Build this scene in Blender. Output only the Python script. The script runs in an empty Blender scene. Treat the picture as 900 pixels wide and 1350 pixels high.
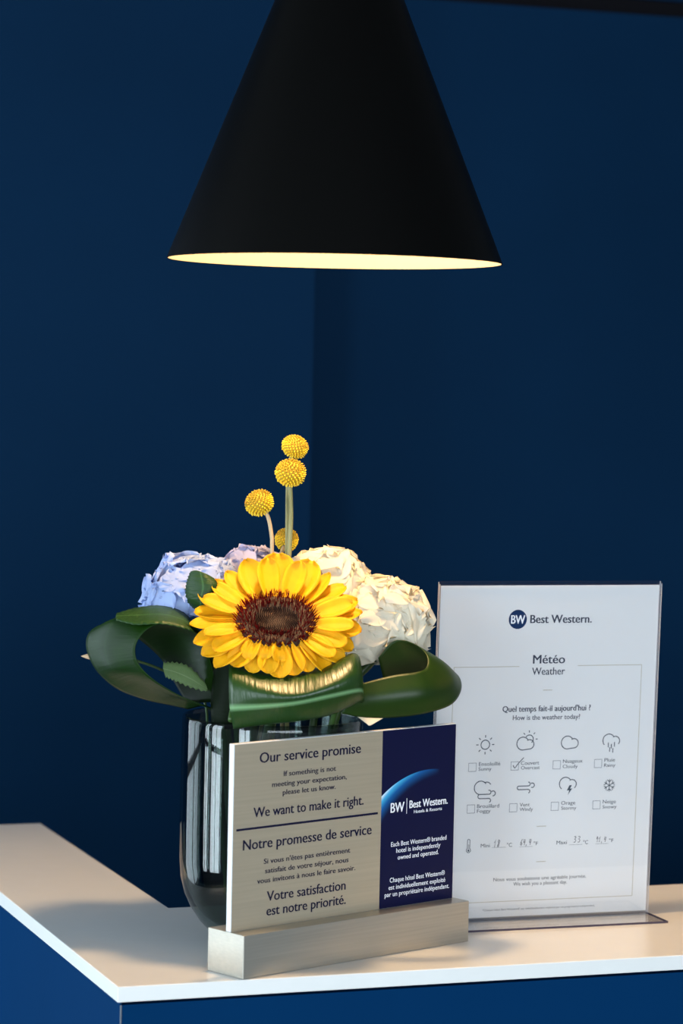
import bpy, math, random
import numpy as np
from mathutils import Vector, Matrix

R = math.radians
random.seed(7)
rng = np.random.default_rng(7)
SC = bpy.context.scene
COL = SC.collection
CT = 1.05                       # height of the worktop above the floor (m)
CM = 0.01

# ------------------------------------------------------------------ camera
cam = bpy.data.cameras.new('camera')
cam_o = bpy.data.objects.new('camera', cam); COL.objects.link(cam_o)
cam.sensor_fit = 'VERTICAL'; cam.sensor_height = 36.0; cam.sensor_width = 24.0
cam.lens = 3618.7 / 1350 * 36.0
pt, ro = R(-2.603), R(1.189)
r0 = Vector((1, 0, 0)); u0 = Vector((0, -math.sin(pt), math.cos(pt))); f0 = Vector((0, math.cos(pt), math.sin(pt)))
cr = r0 * math.cos(ro) + u0 * math.sin(ro); cu = -r0 * math.sin(ro) + u0 * math.cos(ro)
m = Matrix((cr, cu, -f0)).transposed().to_4x4(); m.translation = (0, 0, CT + .47193)
cam_o.matrix_world = m
cam.clip_start = .05
cam.dof.use_dof = True; cam.dof.focus_distance = 2.33; cam.dof.aperture_fstop = 7.1
SC.camera = cam_o

# room frame: origin at the front corner of the worktop, A along the front edge, B away from the guest side
YAW = R(19.887)
A = Vector((math.cos(YAW), math.sin(YAW), 0)); B = Vector((-math.sin(YAW), math.cos(YAW), 0))
C0 = Vector((-.16709, 2.12662, 0))
ROOM = Matrix.Translation(C0) @ Matrix.Rotation(YAW, 4, 'Z')
WIN_LEFT = [(-2.35, -1.25), (-.08, .62), (.82, 1.20)]     # openings along B in the left wall
ADDED_WIN_BACK = (-1.85, -.50)                                  # added opening along A in the back wall, out of view
ADDED_WIN_FRONT = (-1.9, 1.6)                                   # added opening along A in the front wall, for the fill light
LEFT, RIGHT, FRONT, BACK, CEIL = -2.35, 2.6, -4.0, 1.25, 2.75
WZ0, WZ1 = .35, 2.45

# ------------------------------------------------------------------ world, daylight, exposure
world = bpy.data.worlds.new('world'); SC.world = world; world.use_nodes = True
bg = world.node_tree.nodes['Background']; bg.inputs[0].default_value = (.62, .78, 1, 1); bg.inputs[1].default_value = 1.0
def area(name, mat, sx, sy, watt, col):
    l = bpy.data.lights.new(name, 'AREA'); l.shape = 'RECTANGLE'; l.size = sx; l.size_y = sy; l.energy = watt; l.color = col
    o = bpy.data.objects.new(name, l); COL.objects.link(o); o.matrix_world = mat; return o
for lo, hi in WIN_LEFT:          # daylight behind each window of the left wall, shining along +A
    M_ = ROOM @ Matrix.Translation((LEFT - .22, (lo + hi) / 2, (WZ0 + WZ1) / 2)) @ Matrix.Rotation(R(-90), 4, 'Y') @ Matrix.Rotation(R(90), 4, 'Z')
    area('window_daylight', M_, hi - lo, WZ1 - WZ0, 85 * (hi - lo), (.80, .91, 1.0))
M_ = ROOM @ Matrix.Translation(((ADDED_WIN_FRONT[0] + ADDED_WIN_FRONT[1]) / 2, FRONT - .22, (WZ0 + WZ1) / 2)) @ Matrix.Rotation(R(90), 4, 'X')
area('window_daylight', M_, ADDED_WIN_FRONT[1] - ADDED_WIN_FRONT[0], WZ1 - WZ0, 190, (.86, .93, 1.0))  # fill light for the front faces, set behind the added front opening
M_ = ROOM @ Matrix.Translation(((ADDED_WIN_BACK[0] + ADDED_WIN_BACK[1]) / 2 - .2, BACK + .27, 1.175)) @ Matrix.Rotation(R(-90), 4, 'X')
area('window_daylight', M_, ADDED_WIN_BACK[1] - ADDED_WIN_BACK[0] + .4, 1.65, 26, (.80, .91, 1.0))  # light added for reflected strips in the vase, wider than its opening
SC.view_settings.view_transform = 'Standard'; SC.view_settings.look = 'None'
SC.view_settings.exposure = 0.0; SC.view_settings.gamma = 1.0; SC.view_settings.use_curve_mapping = False
SC.cycles.max_bounces = 10; SC.cycles.transparent_max_bounces = 24; SC.cycles.caustics_reflective = False; SC.cycles.caustics_refractive = False
SC.cycles.sample_clamp_indirect = 6.0

# ------------------------------------------------------------------ materials
def nmat(name):
    m = bpy.data.materials.new(name); m.use_nodes = True
    nt = m.node_tree; nt.nodes.clear()
    out = nt.nodes.new('ShaderNodeOutputMaterial')
    return m, nt, out
def N(nt, typ, **kw):
    n = nt.nodes.new(typ)
    for k, v in kw.items(): setattr(n, k, v)
    return n
def L(nt, a, b): nt.links.new(a, b)
def math_(nt, op, a, b=None, clamp=False):
    n = N(nt, 'ShaderNodeMath', operation=op, use_clamp=clamp)
    for i, v in enumerate((a, b)):
        if v is None: continue
        if isinstance(v, (int, float)): n.inputs[i].default_value = v
        else: L(nt, v, n.inputs[i])
    return n.outputs[0]
def pbr(name, col, rough=.5, metal=0., spec=.5, noise=None, coord='Object', coat=0., trans=0.):
    """Principled material with a noise-driven colour variation; trans adds a translucent share (petals, leaves, paper)"""
    m, nt, out = nmat(name)
    p = N(nt, 'ShaderNodeBsdfPrincipled')
    p.inputs['Roughness'].default_value = rough; p.inputs['Metallic'].default_value = metal
    p.inputs['Specular IOR Level'].default_value = spec; p.inputs['Coat Weight'].default_value = coat
    src = None
    if noise:
        scale, amt, stretch = noise
        tc = N(nt, 'ShaderNodeTexCoord'); mp = N(nt, 'ShaderNodeMapping'); L(nt, tc.outputs[coord], mp.inputs[0])
        mp.inputs['Scale'].default_value = stretch
        nz = N(nt, 'ShaderNodeTexNoise'); nz.inputs['Scale'].default_value = scale; nz.inputs['Detail'].default_value = 4
        L(nt, mp.outputs[0], nz.inputs['Vector'])
        rp = N(nt, 'ShaderNodeValToRGB'); L(nt, nz.outputs[0], rp.inputs[0])
        rp.color_ramp.elements[0].position = .3; rp.color_ramp.elements[1].position = .7
        rp.color_ramp.elements[0].color = (*[c * (1 - amt) for c in col], 1); rp.color_ramp.elements[1].color = (*[min(1, c * (1 + amt)) for c in col], 1)
        src = rp.outputs[0]; L(nt, src, p.inputs['Base Color'])
    else: p.inputs['Base Color'].default_value = (*col, 1)
    sh = p.outputs[0]
    if trans:
        t = N(nt, 'ShaderNodeBsdfTranslucent'); mx = N(nt, 'ShaderNodeMixShader'); mx.inputs[0].default_value = trans
        if src: L(nt, src, t.inputs[0])
        else: t.inputs[0].default_value = (*col, 1)
        L(nt, sh, mx.inputs[1]); L(nt, t.outputs[0], mx.inputs[2]); sh = mx.outputs[0]
    L(nt, sh, out.inputs[0]); return m
def clear_sheet(name, tint, rough=.02, ior=1.49):
    """clear or tinted thin sheet: tinted see-through plus a Fresnel mirror share"""
    m, nt, out = nmat(name)
    t = N(nt, 'ShaderNodeBsdfTransparent'); t.inputs[0].default_value = (*tint, 1)
    g = N(nt, 'ShaderNodeBsdfGlossy'); g.inputs['Roughness'].default_value = rough
    lw = N(nt, 'ShaderNodeLayerWeight'); lw.inputs[0].default_value = .5; f0_ = ((ior - 1) / (ior + 1)) ** 2      # Schlick, the same from both sides of the sheet
    f = math_(nt, 'ADD', math_(nt, 'MULTIPLY', math_(nt, 'POWER', lw.outputs['Facing'], 5.0), 1 - f0_), f0_, True)
    mx = N(nt, 'ShaderNodeMixShader'); L(nt, f, mx.inputs[0]); L(nt, t.outputs[0], mx.inputs[1]); L(nt, g.outputs[0], mx.inputs[2])
    L(nt, mx.outputs[0], out.inputs[0]); return m
def leaf_mat(name, dark, light, rib=None, rib_v=.5, freq=60, rough=.3, ribs=.08, bump=.15, spec=.3):
    """glossy leaf blade: fine veins across the blade and a paler midrib, both from the blade's own UVs"""
    m, nt, out = nmat(name)
    p = N(nt, 'ShaderNodeBsdfPrincipled'); p.inputs['Roughness'].default_value = rough; p.inputs['Specular IOR Level'].default_value = spec
    uv = N(nt, 'ShaderNodeUVMap'); sx = N(nt, 'ShaderNodeSeparateXYZ'); L(nt, uv.outputs[0], sx.inputs[0])
    nz = N(nt, 'ShaderNodeTexNoise'); nz.inputs['Scale'].default_value = 3.0; L(nt, uv.outputs[0], nz.inputs['Vector'])
    mp = N(nt, 'ShaderNodeMapping'); mp.inputs['Scale'].default_value = (freq / 6.3, 2.2, 1); L(nt, uv.outputs[0], mp.inputs[0])
    n2 = N(nt, 'ShaderNodeTexNoise'); n2.inputs['Scale'].default_value = 1.0; n2.inputs['Detail'].default_value = 3; L(nt, mp.outputs[0], n2.inputs['Vector'])
    veins = math_(nt, 'MULTIPLY', math_(nt, 'SUBTRACT', n2.outputs[0], .5), 3.0)
    w = math_(nt, 'ADD', math_(nt, 'MULTIPLY', veins, ribs), math_(nt, 'MULTIPLY', nz.outputs[0], .8), True)
    mix = N(nt, 'ShaderNodeMix', data_type='RGBA'); L(nt, w, mix.inputs[0]); mix.inputs[6].default_value = (*dark, 1); mix.inputs[7].default_value = (*light, 1)
    col = mix.outputs[2]
    if rib:
        d = math_(nt, 'ABSOLUTE', math_(nt, 'SUBTRACT', sx.outputs[1], rib_v))
        k = math_(nt, 'SUBTRACT', 1.0, math_(nt, 'MULTIPLY', d, 26.0), True)
        m2 = N(nt, 'ShaderNodeMix', data_type='RGBA'); L(nt, k, m2.inputs[0]); L(nt, col, m2.inputs[6]); m2.inputs[7].default_value = (*rib, 1); col = m2.outputs[2]
    L(nt, col, p.inputs['Base Color'])
    bp = N(nt, 'ShaderNodeBump'); bp.inputs['Strength'].default_value = bump; bp.inputs['Distance'].default_value = .0012; L(nt, veins, bp.inputs['Height']); L(nt, bp.outputs[0], p.inputs['Normal'])
    t = N(nt, 'ShaderNodeBsdfTranslucent'); L(nt, col, t.inputs[0])
    mx = N(nt, 'ShaderNodeMixShader'); mx.inputs[0].default_value = .06; L(nt, p.outputs[0], mx.inputs[1]); L(nt, t.outputs[0], mx.inputs[2])
    L(nt, mx.outputs[0], out.inputs[0]); return m

NAVY = (.0022, .0205, .058)
M = {}
M['navy_wall'] = pbr('navy_wall_paint', NAVY, .65, spec=.04, noise=(3, .06, (1, 1, 1)))
M['navy_panel'] = pbr('navy_panel_laminate', (.0012, .027, .092), .7, spec=.01, noise=(3, .05, (1, 1, 1)))
M['panel_edge'] = pbr('panel_edge_band', (.10, .12, .15), .5)
M['black_gap'] = pbr('black_shadow_gap', (.004, .004, .006), .8, spec=.1)
M['worktop'] = pbr('white_worktop', (.75, .75, .73), .28, spec=.45, noise=(40, .012, (1, 1, 1)))
M['floor'] = pbr('grey_floor', (.12, .12, .125), .5, noise=(6, .1, (1, 1, 1)))
M['ceiling'] = pbr('ceiling_paint', (.20, .20, .21), .9, noise=(5, .03, (1, 1, 1)))
M['pale_wall'] = pbr('grey_wall_paint', (.22, .23, .25), .9, noise=(5, .03, (1, 1, 1)))
M['frame_dark'] = pbr('window_frame_paint', (.05, .055, .06), .4)
M['pane'] = clear_sheet('window_glass', (.96, .98, .98))
M['lamp_black'] = pbr('lamp_black_paint', (.0012, .0012, .0011), .42, spec=.10, noise=(60, .05, (1, 1, 1)))
M['lamp_white'] = pbr('lamp_lining', (.30, .27, .20), .7)
M['cable'] = pbr('black_cable', (.01, .01, .01), .6)
M['silver'] = pbr('brushed_silver_face', (.58, .49, .355), .40, metal=.6, noise=(9, .05, (1, 1, 40)))
M['steel'] = pbr('brushed_steel', (.46, .43, .37), .36, metal=.75, noise=(9, .06, (1, 20, 60)))
M['plate_edge'] = pbr('white_acrylic_edge', (.88, .90, .92), .3, trans=.25)
M['ink_navy'] = pbr('navy_ink', (.005, .005, .03), .6, spec=.15)
M['ink_white'] = pbr('white_ink', (.85, .86, .9), .5)
M['ink_black'] = pbr('dark_ink', (.012, .018, .045), .6)
M['ink_grey'] = pbr('grey_ink', (.05, .065, .085), .7)
M['ink_gold'] = pbr('gold_ink', (.40, .35, .24), .6)
M['ink_box'] = pbr('pale_grey_ink', (.20, .22, .25), .7)
M['pen'] = pbr('pen_ink', (.03, .035, .05), .6)
M['badge'] = pbr('navy_badge_ink', (.003, .022, .085), .6, spec=.1)
M['paper'] = pbr('white_card_paper', (.76, .76, .765), .85, trans=.10)
M['acrylic'] = clear_sheet('clear_acrylic', (.985, .988, .995))
M['acrylic_edge'] = pbr('acrylic_cut_edge', (.75, .75, .80), .2, trans=.2)  # cut edges painted pale, as daylight from the left whitens them
M['acrylic_shaded'] = pbr('acrylic_shaded_edge', (.055, .045, .075), .15)  # same acrylic, shade of the top and front edges put into the colour
M['vase'] = clear_sheet('smoked_glass', (.50, .575, .56), .01, 1.6)
M['water'] = clear_sheet('still_water', (.80, .88, .86), .0, 1.15)
M['stem'] = pbr('green_stem', (.035, .085, .012), .45, noise=(20, .3, (1, 1, .3)))
M['stem_dry'] = pbr('dry_olive_stem', (.27, .26, .10), .6, noise=(60, .35, (1, 1, .15)))
M['stem_tan'] = pbr('dry_tan_stem', (.42, .31, .17), .6, noise=(60, .3, (1, 1, .3)))
M['billy'] = pbr('yellow_button_florets', (.80, .55, .018), .6, noise=(300, .22, (1, 1, 1)))
M['billy_core'] = pbr('ochre_button_core', (.42, .26, .008), .8)
M['petal'] = pbr('sunflower_petal', (.84, .43, .002), .6, spec=.3, noise=(30, .10, (3, 1, 1)), trans=.25)
M['disc'] = pbr('sunflower_disc', (.025, .009, .004), .8, noise=(900, .6, (1, 1, 1)))
M['stamen'] = pbr('maroon_stamens', (.10, .002, .002), .75, spec=.08, noise=(500, .6, (1, 1, 1)))
M['seed'] = pbr('brown_disc_florets', (.030, .010, .005), .7, spec=.2, noise=(600, .6, (1, 1, 1)))
M['hyd_blue'] = pbr('blue_hydrangea_sepal', (.37, .47, .76), .65, spec=.25, noise=(25, .22, (1, 1, 1)), trans=.3)
M['hyd_lav'] = pbr('lavender_hydrangea_sepal', (.42, .42, .62), .65, spec=.25, noise=(25, .15, (1, 1, 1)), trans=.3)
M['hyd_white'] = pbr('cream_hydrangea_sepal', (.82, .76, .62), .65, spec=.25, noise=(20, .05, (1, 1, 1)), trans=.3)
M['leaf'] = leaf_mat('dark_green_leaf', (.0022, .014, .0008), (.010, .040, .002), (.008, .030, .004), .5, 420, .40, .12, .10, .16)
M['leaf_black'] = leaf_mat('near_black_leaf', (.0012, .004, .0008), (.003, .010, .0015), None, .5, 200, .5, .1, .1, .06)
M['leaf_front'] = leaf_mat('ribbed_green_leaf', (.006, .028, .003), (.018, .060, .006), (.17, .33, .15), .60, 330, .33, .10, .22, .5)
M['leaf_right'] = leaf_mat('olive_green_leaf', (.006, .022, .001), (.021, .050, .003), None, .5, 60, .40, .04, .06)
M['leaf_ser'] = leaf_mat('serrated_green_leaf', (.006, .030, .004), (.018, .060, .008), (.04, .11, .03), .5, 90, .5, .1, .3)
M['leaf_pale'] = leaf_mat('pale_green_leaf', (.10, .17, .06), (.16, .25, .10), (.2, .28, .14), .5, 60, .6)
M['tip'] = pbr('beige_leaf_tip', (.50, .34, .20), .6, noise=(30, .1, (1, 1, 1)))

def bulb_mat():
    m, nt, out = nmat('lamp_bulb_glow'); e = N(nt, 'ShaderNodeEmission'); e.inputs[0].default_value = (1, .72, .38, 1); e.inputs[1].default_value = 12
    L(nt, e.outputs[0], out.inputs[0]); return m
M['bulb'] = bulb_mat()
def planet_mat():
    """printed navy panel with the blue rim of a globe (the print's own design, in the panel's local metres)"""
    m, nt, out = nmat('navy_globe_print')
    p = N(nt, 'ShaderNodeBsdfPrincipled'); p.inputs['Roughness'].default_value = .35; p.inputs['Specular IOR Level'].default_value = .2
    tc = N(nt, 'ShaderNodeTexCoord'); sx = N(nt, 'ShaderNodeSeparateXYZ'); L(nt, tc.outputs['Object'], sx.inputs[0])
    dx = math_(nt, 'SUBTRACT', sx.outputs[0], .219); dz = math_(nt, 'SUBTRACT', sx.outputs[2], .0184)
    r = math_(nt, 'SQRT', math_(nt, 'ADD', math_(nt, 'MULTIPLY', dx, dx), math_(nt, 'MULTIPLY', dz, dz)))
    depth = math_(nt, 'SUBTRACT', .0956, r)                       # inside > 0
    inside = math_(nt, 'MULTIPLY', depth, 2500.0, True)
    along = math_(nt, 'SUBTRACT', 1.0, math_(nt, 'DIVIDE', math_(nt, 'SUBTRACT', sx.outputs[0], .164), .066), True)
    wid = math_(nt, 'ADD', math_(nt, 'MULTIPLY', along, .013), .0055)
    g = math_(nt, 'POWER', math_(nt, 'SUBTRACT', 1.0, math_(nt, 'DIVIDE', depth, wid), True), 1.5)
    k = math_(nt, 'MULTIPLY', math_(nt, 'MULTIPLY', g, inside), math_(nt, 'POWER', along, .8), True)
    rp = N(nt, 'ShaderNodeValToRGB'); L(nt, k, rp.inputs[0]); e = rp.color_ramp.elements
    e[0].position = 0; e[0].color = (.0025, .0040, .034, 1); e[1].position = 1; e[1].color = (.80, .92, 1, 1)
    x = e.new(.35); x.color = (.008, .10, .32, 1); x = e.new(.7); x.color = (.06, .42, .72, 1)
    L(nt, rp.outputs[0], p.inputs['Base Color']); L(nt, p.outputs[0], out.inputs[0]); return m
M['planet'] = planet_mat()

# ------------------------------------------------------------------ builders
def me(name, verts, faces, mat, smooth=False, uvs=None):
    d = bpy.data.meshes.new(name); d.from_pydata([tuple(map(float, v)) for v in verts], [], faces)
    if uvs is not None:
        ul = d.uv_layers.new(name='UVMap')
        for lp in d.loops: ul.data[lp.index].uv = uvs[lp.vertex_index]
    for mm in (mat if isinstance(mat, (list, tuple)) else [mat]): d.materials.append(mm)
    if smooth: d.polygons.foreach_set('use_smooth', [True] * len(d.polygons))
    d.update(); return d
def link(name, data, parent=None, mat4=None):
    o = bpy.data.objects.new(name, data); COL.objects.link(o)
    if parent: o.parent = parent
    if mat4 is not None: o.matrix_local = mat4
    return o
def tag(o, label, cat, group=None):
    o['label'] = label; o['category'] = cat
    if group: o['group'] = group
    return o
def thing(name, label, cat, mat4, group=None):
    o = bpy.data.objects.new(name, None); COL.objects.link(o); o.empty_display_size = .02
    o.matrix_world = mat4
    return tag(o, label, cat, group)
class MB:
    def __init__(s): s.v = []; s.f = []; s.mi = []
    def add(s, vs, fs, mi=0):
        n = len(s.v); s.v += [tuple(v) for v in vs]; s.f += [[i + n for i in f] for f in fs]; s.mi += [mi] * len(fs); return s
    def box(s, x0, x1, y0, y1, z0, z1, mi=0, c=0.0):
        """box with optional chamfer c on all vertical and horizontal edges (built as a bevelled cube)"""
        if not c:
            return s.add([(x0, y0, z0), (x1, y0, z0), (x1, y1, z0), (x0, y1, z0), (x0, y0, z1), (x1, y0, z1), (x1, y1, z1), (x0, y1, z1)],
                  [(0, 3, 2, 1), (4, 5, 6, 7), (0, 1, 5, 4), (1, 2, 6, 5), (2, 3, 7, 6), (3, 0, 4, 7)], mi)
        import bmesh
        b = bmesh.new(); bmesh.ops.create_cube(b, size=1)
        for v in b.verts: v.co = Vector(((x0 + x1) / 2 + v.co.x * (x1 - x0), (y0 + y1) / 2 + v.co.y * (y1 - y0), (z0 + z1) / 2 + v.co.z * (z1 - z0)))
        bmesh.ops.bevel(b, geom=list(b.edges), offset=c, segments=2, profile=.5, affect='EDGES')
        b.verts.index_update(); s.add([v.co[:] for v in b.verts], [[v.index for v in f.verts] for f in b.faces], mi); b.free(); return s
    def tube(s, pts, rad, n=10, mi=0, cap=True):
        pts = [Vector(p) for p in pts]; rs = rad if isinstance(rad, (list, tuple)) else [rad] * len(pts)
        ring = []
        up = Vector((.3, .9, .2))
        for i, p in enumerate(pts):
            t = (pts[min(i + 1, len(pts) - 1)] - pts[max(i - 1, 0)]).normalized()
            a = t.cross(up).normalized(); b = t.cross(a).normalized(); up = -b if False else up
            ring.append([p + (a * math.cos(q) + b * math.sin(q)) * rs[i] for q in [2 * math.pi * k / n for k in range(n)]])
        vs = [v for r in ring for v in r]; fs = []
        for i in range(len(pts) - 1):
            for k in range(n): fs.append((i * n + k, i * n + (k + 1) % n, (i + 1) * n + (k + 1) % n, (i + 1) * n + k))
        if cap: fs += [tuple(range(n))[::-1], tuple((len(pts) - 1) * n + k for k in range(n))]
        return s.add(vs, fs, mi)
    def lathe(s, prof, n=64, mi=0, close=False):
        vs = []; fs = []
        for r, z in prof:
            for k in range(n): q = 2 * math.pi * k / n; vs.append((r * math.cos(q), r * math.sin(q), z))
        m_ = len(prof); rng_ = m_ if close else m_ - 1
        for i in range(rng_):
            j = (i + 1) % m_
            for k in range(n): fs.append((i * n + k, i * n + (k + 1) % n, j * n + (k + 1) % n, j * n + k))
        return s.add(vs, fs, mi)
    def prism(s, poly, z0, z1, mi=0):
        n = len(poly); vs = [(x, y, z0) for x, y in poly] + [(x, y, z1) for x, y in poly]
        fs = [tuple(range(n))[::-1], tuple(range(n, 2 * n))] + [(i, (i + 1) % n, n + (i + 1) % n, n + i) for i in range(n)]
        return s.add(vs, fs, mi)
    def build(s, name, mat, parent=None, mat4=None, smooth=False):
        d = me(name, s.v, s.f, mat, smooth); d.polygons.foreach_set('material_index', s.mi)
        return link(name, d, parent, mat4)
def struct(name, mb, mat, mat4=ROOM):
    o = mb.build(name, mat, None, mat4); o['kind'] = 'structure'; return o
def smooth_by_angle(o, ang=35):
    d = o.data; d.polygons.foreach_set('use_smooth', [True] * len(d.polygons))
    import bmesh
    b = bmesh.new(); b.from_mesh(d)
    for e in b.edges:
        if len(e.link_faces) == 2 and e.calc_face_angle(0) > R(ang): e.smooth = False
    b.to_mesh(d); b.free(); return o

# ------------------------------------------------------------------ the room
struct('floor', MB().box(LEFT - .1, RIGHT + .1, FRONT - .1, BACK + .3, -.1, 0), M['floor'])
struct('ceiling', MB().box(LEFT - .1, RIGHT + .1, FRONT - .1, BACK + .3, CEIL, CEIL + .1), M['ceiling'])
STEP = .587                      # where the nearer left wall ends and the recessed right wall begins
RAIL = CT + .984
w = MB().box(LEFT, ADDED_WIN_BACK[0], BACK, BACK + .25, 0, RAIL); w.box(ADDED_WIN_BACK[1], STEP, BACK, BACK + .25, 0, RAIL); w.box(ADDED_WIN_BACK[0], ADDED_WIN_BACK[1], BACK, BACK + .25, 0, WZ0); w.box(ADDED_WIN_BACK[0], ADDED_WIN_BACK[1], BACK, BACK + .25, 2.0, RAIL); w.box(LEFT, STEP, BACK, BACK + .25, RAIL + .022, CEIL)
struct('wall_back', w, M['navy_wall'])
w = MB().box(STEP, RIGHT, BACK + .08, BACK + .25, 0, RAIL); w.box(STEP, RIGHT, BACK + .08, BACK + .25, RAIL + .022, CEIL)
struct('wall_back_recess', w, M['navy_wall'])
t_ = MB().box(LEFT, STEP - .01, BACK + .012, BACK + .2, RAIL, RAIL + .022); t_.box(STEP - .01, RIGHT, BACK + .092, BACK + .2, RAIL, RAIL + .022)
struct('trim_1', t_, M['black_gap'])
def holed_wall(lo, hi, holes, box):
    mb = MB(); cur = lo
    for a_, b_ in holes:
        box(mb, cur, a_, 0, CEIL); box(mb, a_, b_, 0, WZ0); box(mb, a_, b_, WZ1, CEIL); cur = b_
    box(mb, cur, hi, 0, CEIL); return mb
struct('wall_left', holed_wall(FRONT, BACK, WIN_LEFT, lambda mb, a_, b_, z0, z1: mb.box(LEFT - .1, LEFT, a_, b_, z0, z1)), M['pale_wall'])
struct('wall_front', holed_wall(LEFT, RIGHT, [ADDED_WIN_FRONT], lambda mb, a_, b_, z0, z1: mb.box(a_, b_, FRONT - .1, FRONT, z0, z1)), M['pale_wall'])
struct('wall_right', MB().box(RIGHT, RIGHT + .1, FRONT, BACK + .25, 0, CEIL), M['pale_wall'])
def window(name, lo, hi, put, nm, WZ1=WZ1):
    mb = MB(); f = .035
    put(mb, lo, lo + f, WZ0, WZ1); put(mb, hi - f, hi, WZ0, WZ1); put(mb, lo, hi, WZ0, WZ0 + f); put(mb, lo, hi, WZ1 - f, WZ1)
    for k in range(1, nm): x = lo + (hi - lo) * k / nm; put(mb, x - .015, x + .015, WZ0, WZ1)
    put(mb, lo, hi, 1.0, 1.03)
    fr = struct(name, mb, M['frame_dark'])
    return fr
for i, (lo, hi) in enumerate(WIN_LEFT):
    fr = window(f'window_{i+1}', lo, hi, lambda mb, a_, b_, z0, z1: mb.box(LEFT - .08, LEFT - .03, a_, b_, z0, z1), 2)
    MB().box(LEFT - .058, LEFT - .052, lo, hi, WZ0, WZ1).build('pane', M['pane'], fr)
fr = window('window_4', ADDED_WIN_FRONT[0], ADDED_WIN_FRONT[1], lambda mb, a_, b_, z0, z1: mb.box(a_, b_, FRONT - .08, FRONT - .03, z0, z1), 3)  # unseen window, put in to carry the front fill light
MB().box(ADDED_WIN_FRONT[0], ADDED_WIN_FRONT[1], FRONT - .058, FRONT - .052, WZ0, WZ1).build('pane', M['pane'], fr)

fr = window('window_5', ADDED_WIN_BACK[0], ADDED_WIN_BACK[1], lambda mb, a_, b_, z0, z1: mb.box(a_, b_, BACK + .1, BACK + .15, z0, z1), 2, 2.0)  # unseen window, put in for its strips on the vase
MB().box(ADDED_WIN_BACK[0], ADDED_WIN_BACK[1], BACK + .122, BACK + .128, WZ0, 2.0).build('pane', M['pane'], fr)

# ------------------------------------------------------------------ reception desk and its worktop
TOPT = .0126; D1, D2, WL, LEN = .3026, .1295, .791, 2.2
desk = thing('reception_desk', 'navy blue reception desk of flat panels under the white worktop', 'desk', ROOM)
g = .003; zt = CT - TOPT - .0028
MB().box(g, g + .0014, g + .0008, WL - g, .08, CT - TOPT).build('side_panel', M['navy_panel'], desk)
MB().box(g + .0001, g + .0013, g, g + .0008, .08, zt).build('edge_strip', M['panel_edge'], desk)
MB().box(g + .0015, LEN, g + .0006, g + .019, .08, zt, c=.0003).build('front_panel', M['navy_panel'], desk)
b_ = MB().box(D2 - .022, D2 - .003, D1 - .003, WL - g, .08, CT - TOPT); b_.box(D2 - .022, LEN, D1 - .022, D1 - .003, .08, CT - TOPT)
b_.box(g, D2 - .003, WL - .02, WL - g, .08, CT - TOPT); b_.box(LEN - .02, LEN, .02, D1 - .022, .08, CT - TOPT)
b_.build('back_panel', M['navy_panel'], desk)
MB().box(g + .019, LEN - .02, .019, .021, zt - .01, CT - TOPT).build('shadow_gap', M['black_gap'], desk)
p_ = MB().box(.03, D2 - .03, .03, WL - .03, 0, .08); p_.box(D2 - .03, LEN - .03, .03, D1 - .03, 0, .08); p_.build('plinth', M['black_gap'], desk)
top = MB().prism([(0, 0), (LEN + .01, 0), (LEN + .01, D1), (D2, D1), (D2, WL), (0, WL)], CT - TOPT, CT).build('worktop', M['worktop'], None, ROOM)
bv = top.modifiers.new('soft_edges', 'BEVEL'); bv.width = .0008; bv.segments = 2; bv.limit_method = 'ANGLE'
tag(top, 'thin white L-shaped worktop lying on the navy reception desk', 'worktop')

# ------------------------------------------------------------------ pendant lamp
LX, LY, LZ, LR = -.0099, 2.275, CT + .57530, .13862
def pendant(label, x, y, watt):
    lamp = thing('pendant_lamp', label, 'lamp', Matrix.Translation((x, y, LZ)), 'cone pendants in a row over the desk')
    tg = math.tan(R(21.75)); rt = .016; ht = (LR - rt) / tg
    o = MB().lathe([(LR - .0012, .0004), (LR - .0004, 0), (LR, .0004), (rt, ht), (rt - .004, ht + .004), (.004, ht + .005)], 128).build('shade', M['lamp_black'], lamp); smooth_by_angle(o)
    o = MB().lathe([(LR - .0012, .0004), (rt - .0015, ht - .0035), (.001, ht - .004)], 128).build('shade_lining', M['lamp_white'], lamp); smooth_by_angle(o)
    MB().lathe([(.001, ht + .05), (.011, ht + .05), (.013, ht + .045), (.013, ht + .004), (.001, ht + .004)], 32).build('cable_grip', M['lamp_black'], lamp)
    MB().tube([(0, 0, ht + .045), (0, 0, CEIL - LZ - .02)], .003, 12).build('cable', M['cable'], lamp)
    MB().lathe([(.001, CEIL - LZ), (.055, CEIL - LZ), (.055, CEIL - LZ - .02), (.05, CEIL - LZ - .025), (.001, CEIL - LZ - .025)], 48).build('ceiling_rose', M['lamp_black'], lamp)
    MB().lathe([(.001, ht - .01), (.0135, ht - .012), (.0145, ht - .055), (.001, ht - .06)], 32).build('bulb_socket', M['lamp_white'], lamp)
    MB().lathe([(.0005, ht - .150), (.012, ht - .147), (.022, ht - .135), (.027, ht - .118), (.024, ht - .098), (.015, ht - .075), (.012, ht - .057), (.001, ht - .055)], 32).build('bulb', M['bulb'], lamp, smooth=True)
    pl = bpy.data.lights.new('lamp_light', 'POINT'); pl.energy = watt; pl.color = (1, .64, .32); pl.shadow_soft_size = .03
    plo = bpy.data.objects.new('lamp_light', pl); COL.objects.link(plo); plo.parent = lamp; plo.location = (0, 0, ht - .178)
pendant('matt black cone pendant lamp hanging lit above the flowers', LX, LY, 15.5)
pendant('added matt black cone pendant lamp at the right end of the desk, out of view', LX + .86 * A.x, LY + .86 * A.y, 8.0)  # second pendant added out of view, to warm the right of the worktop

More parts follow.
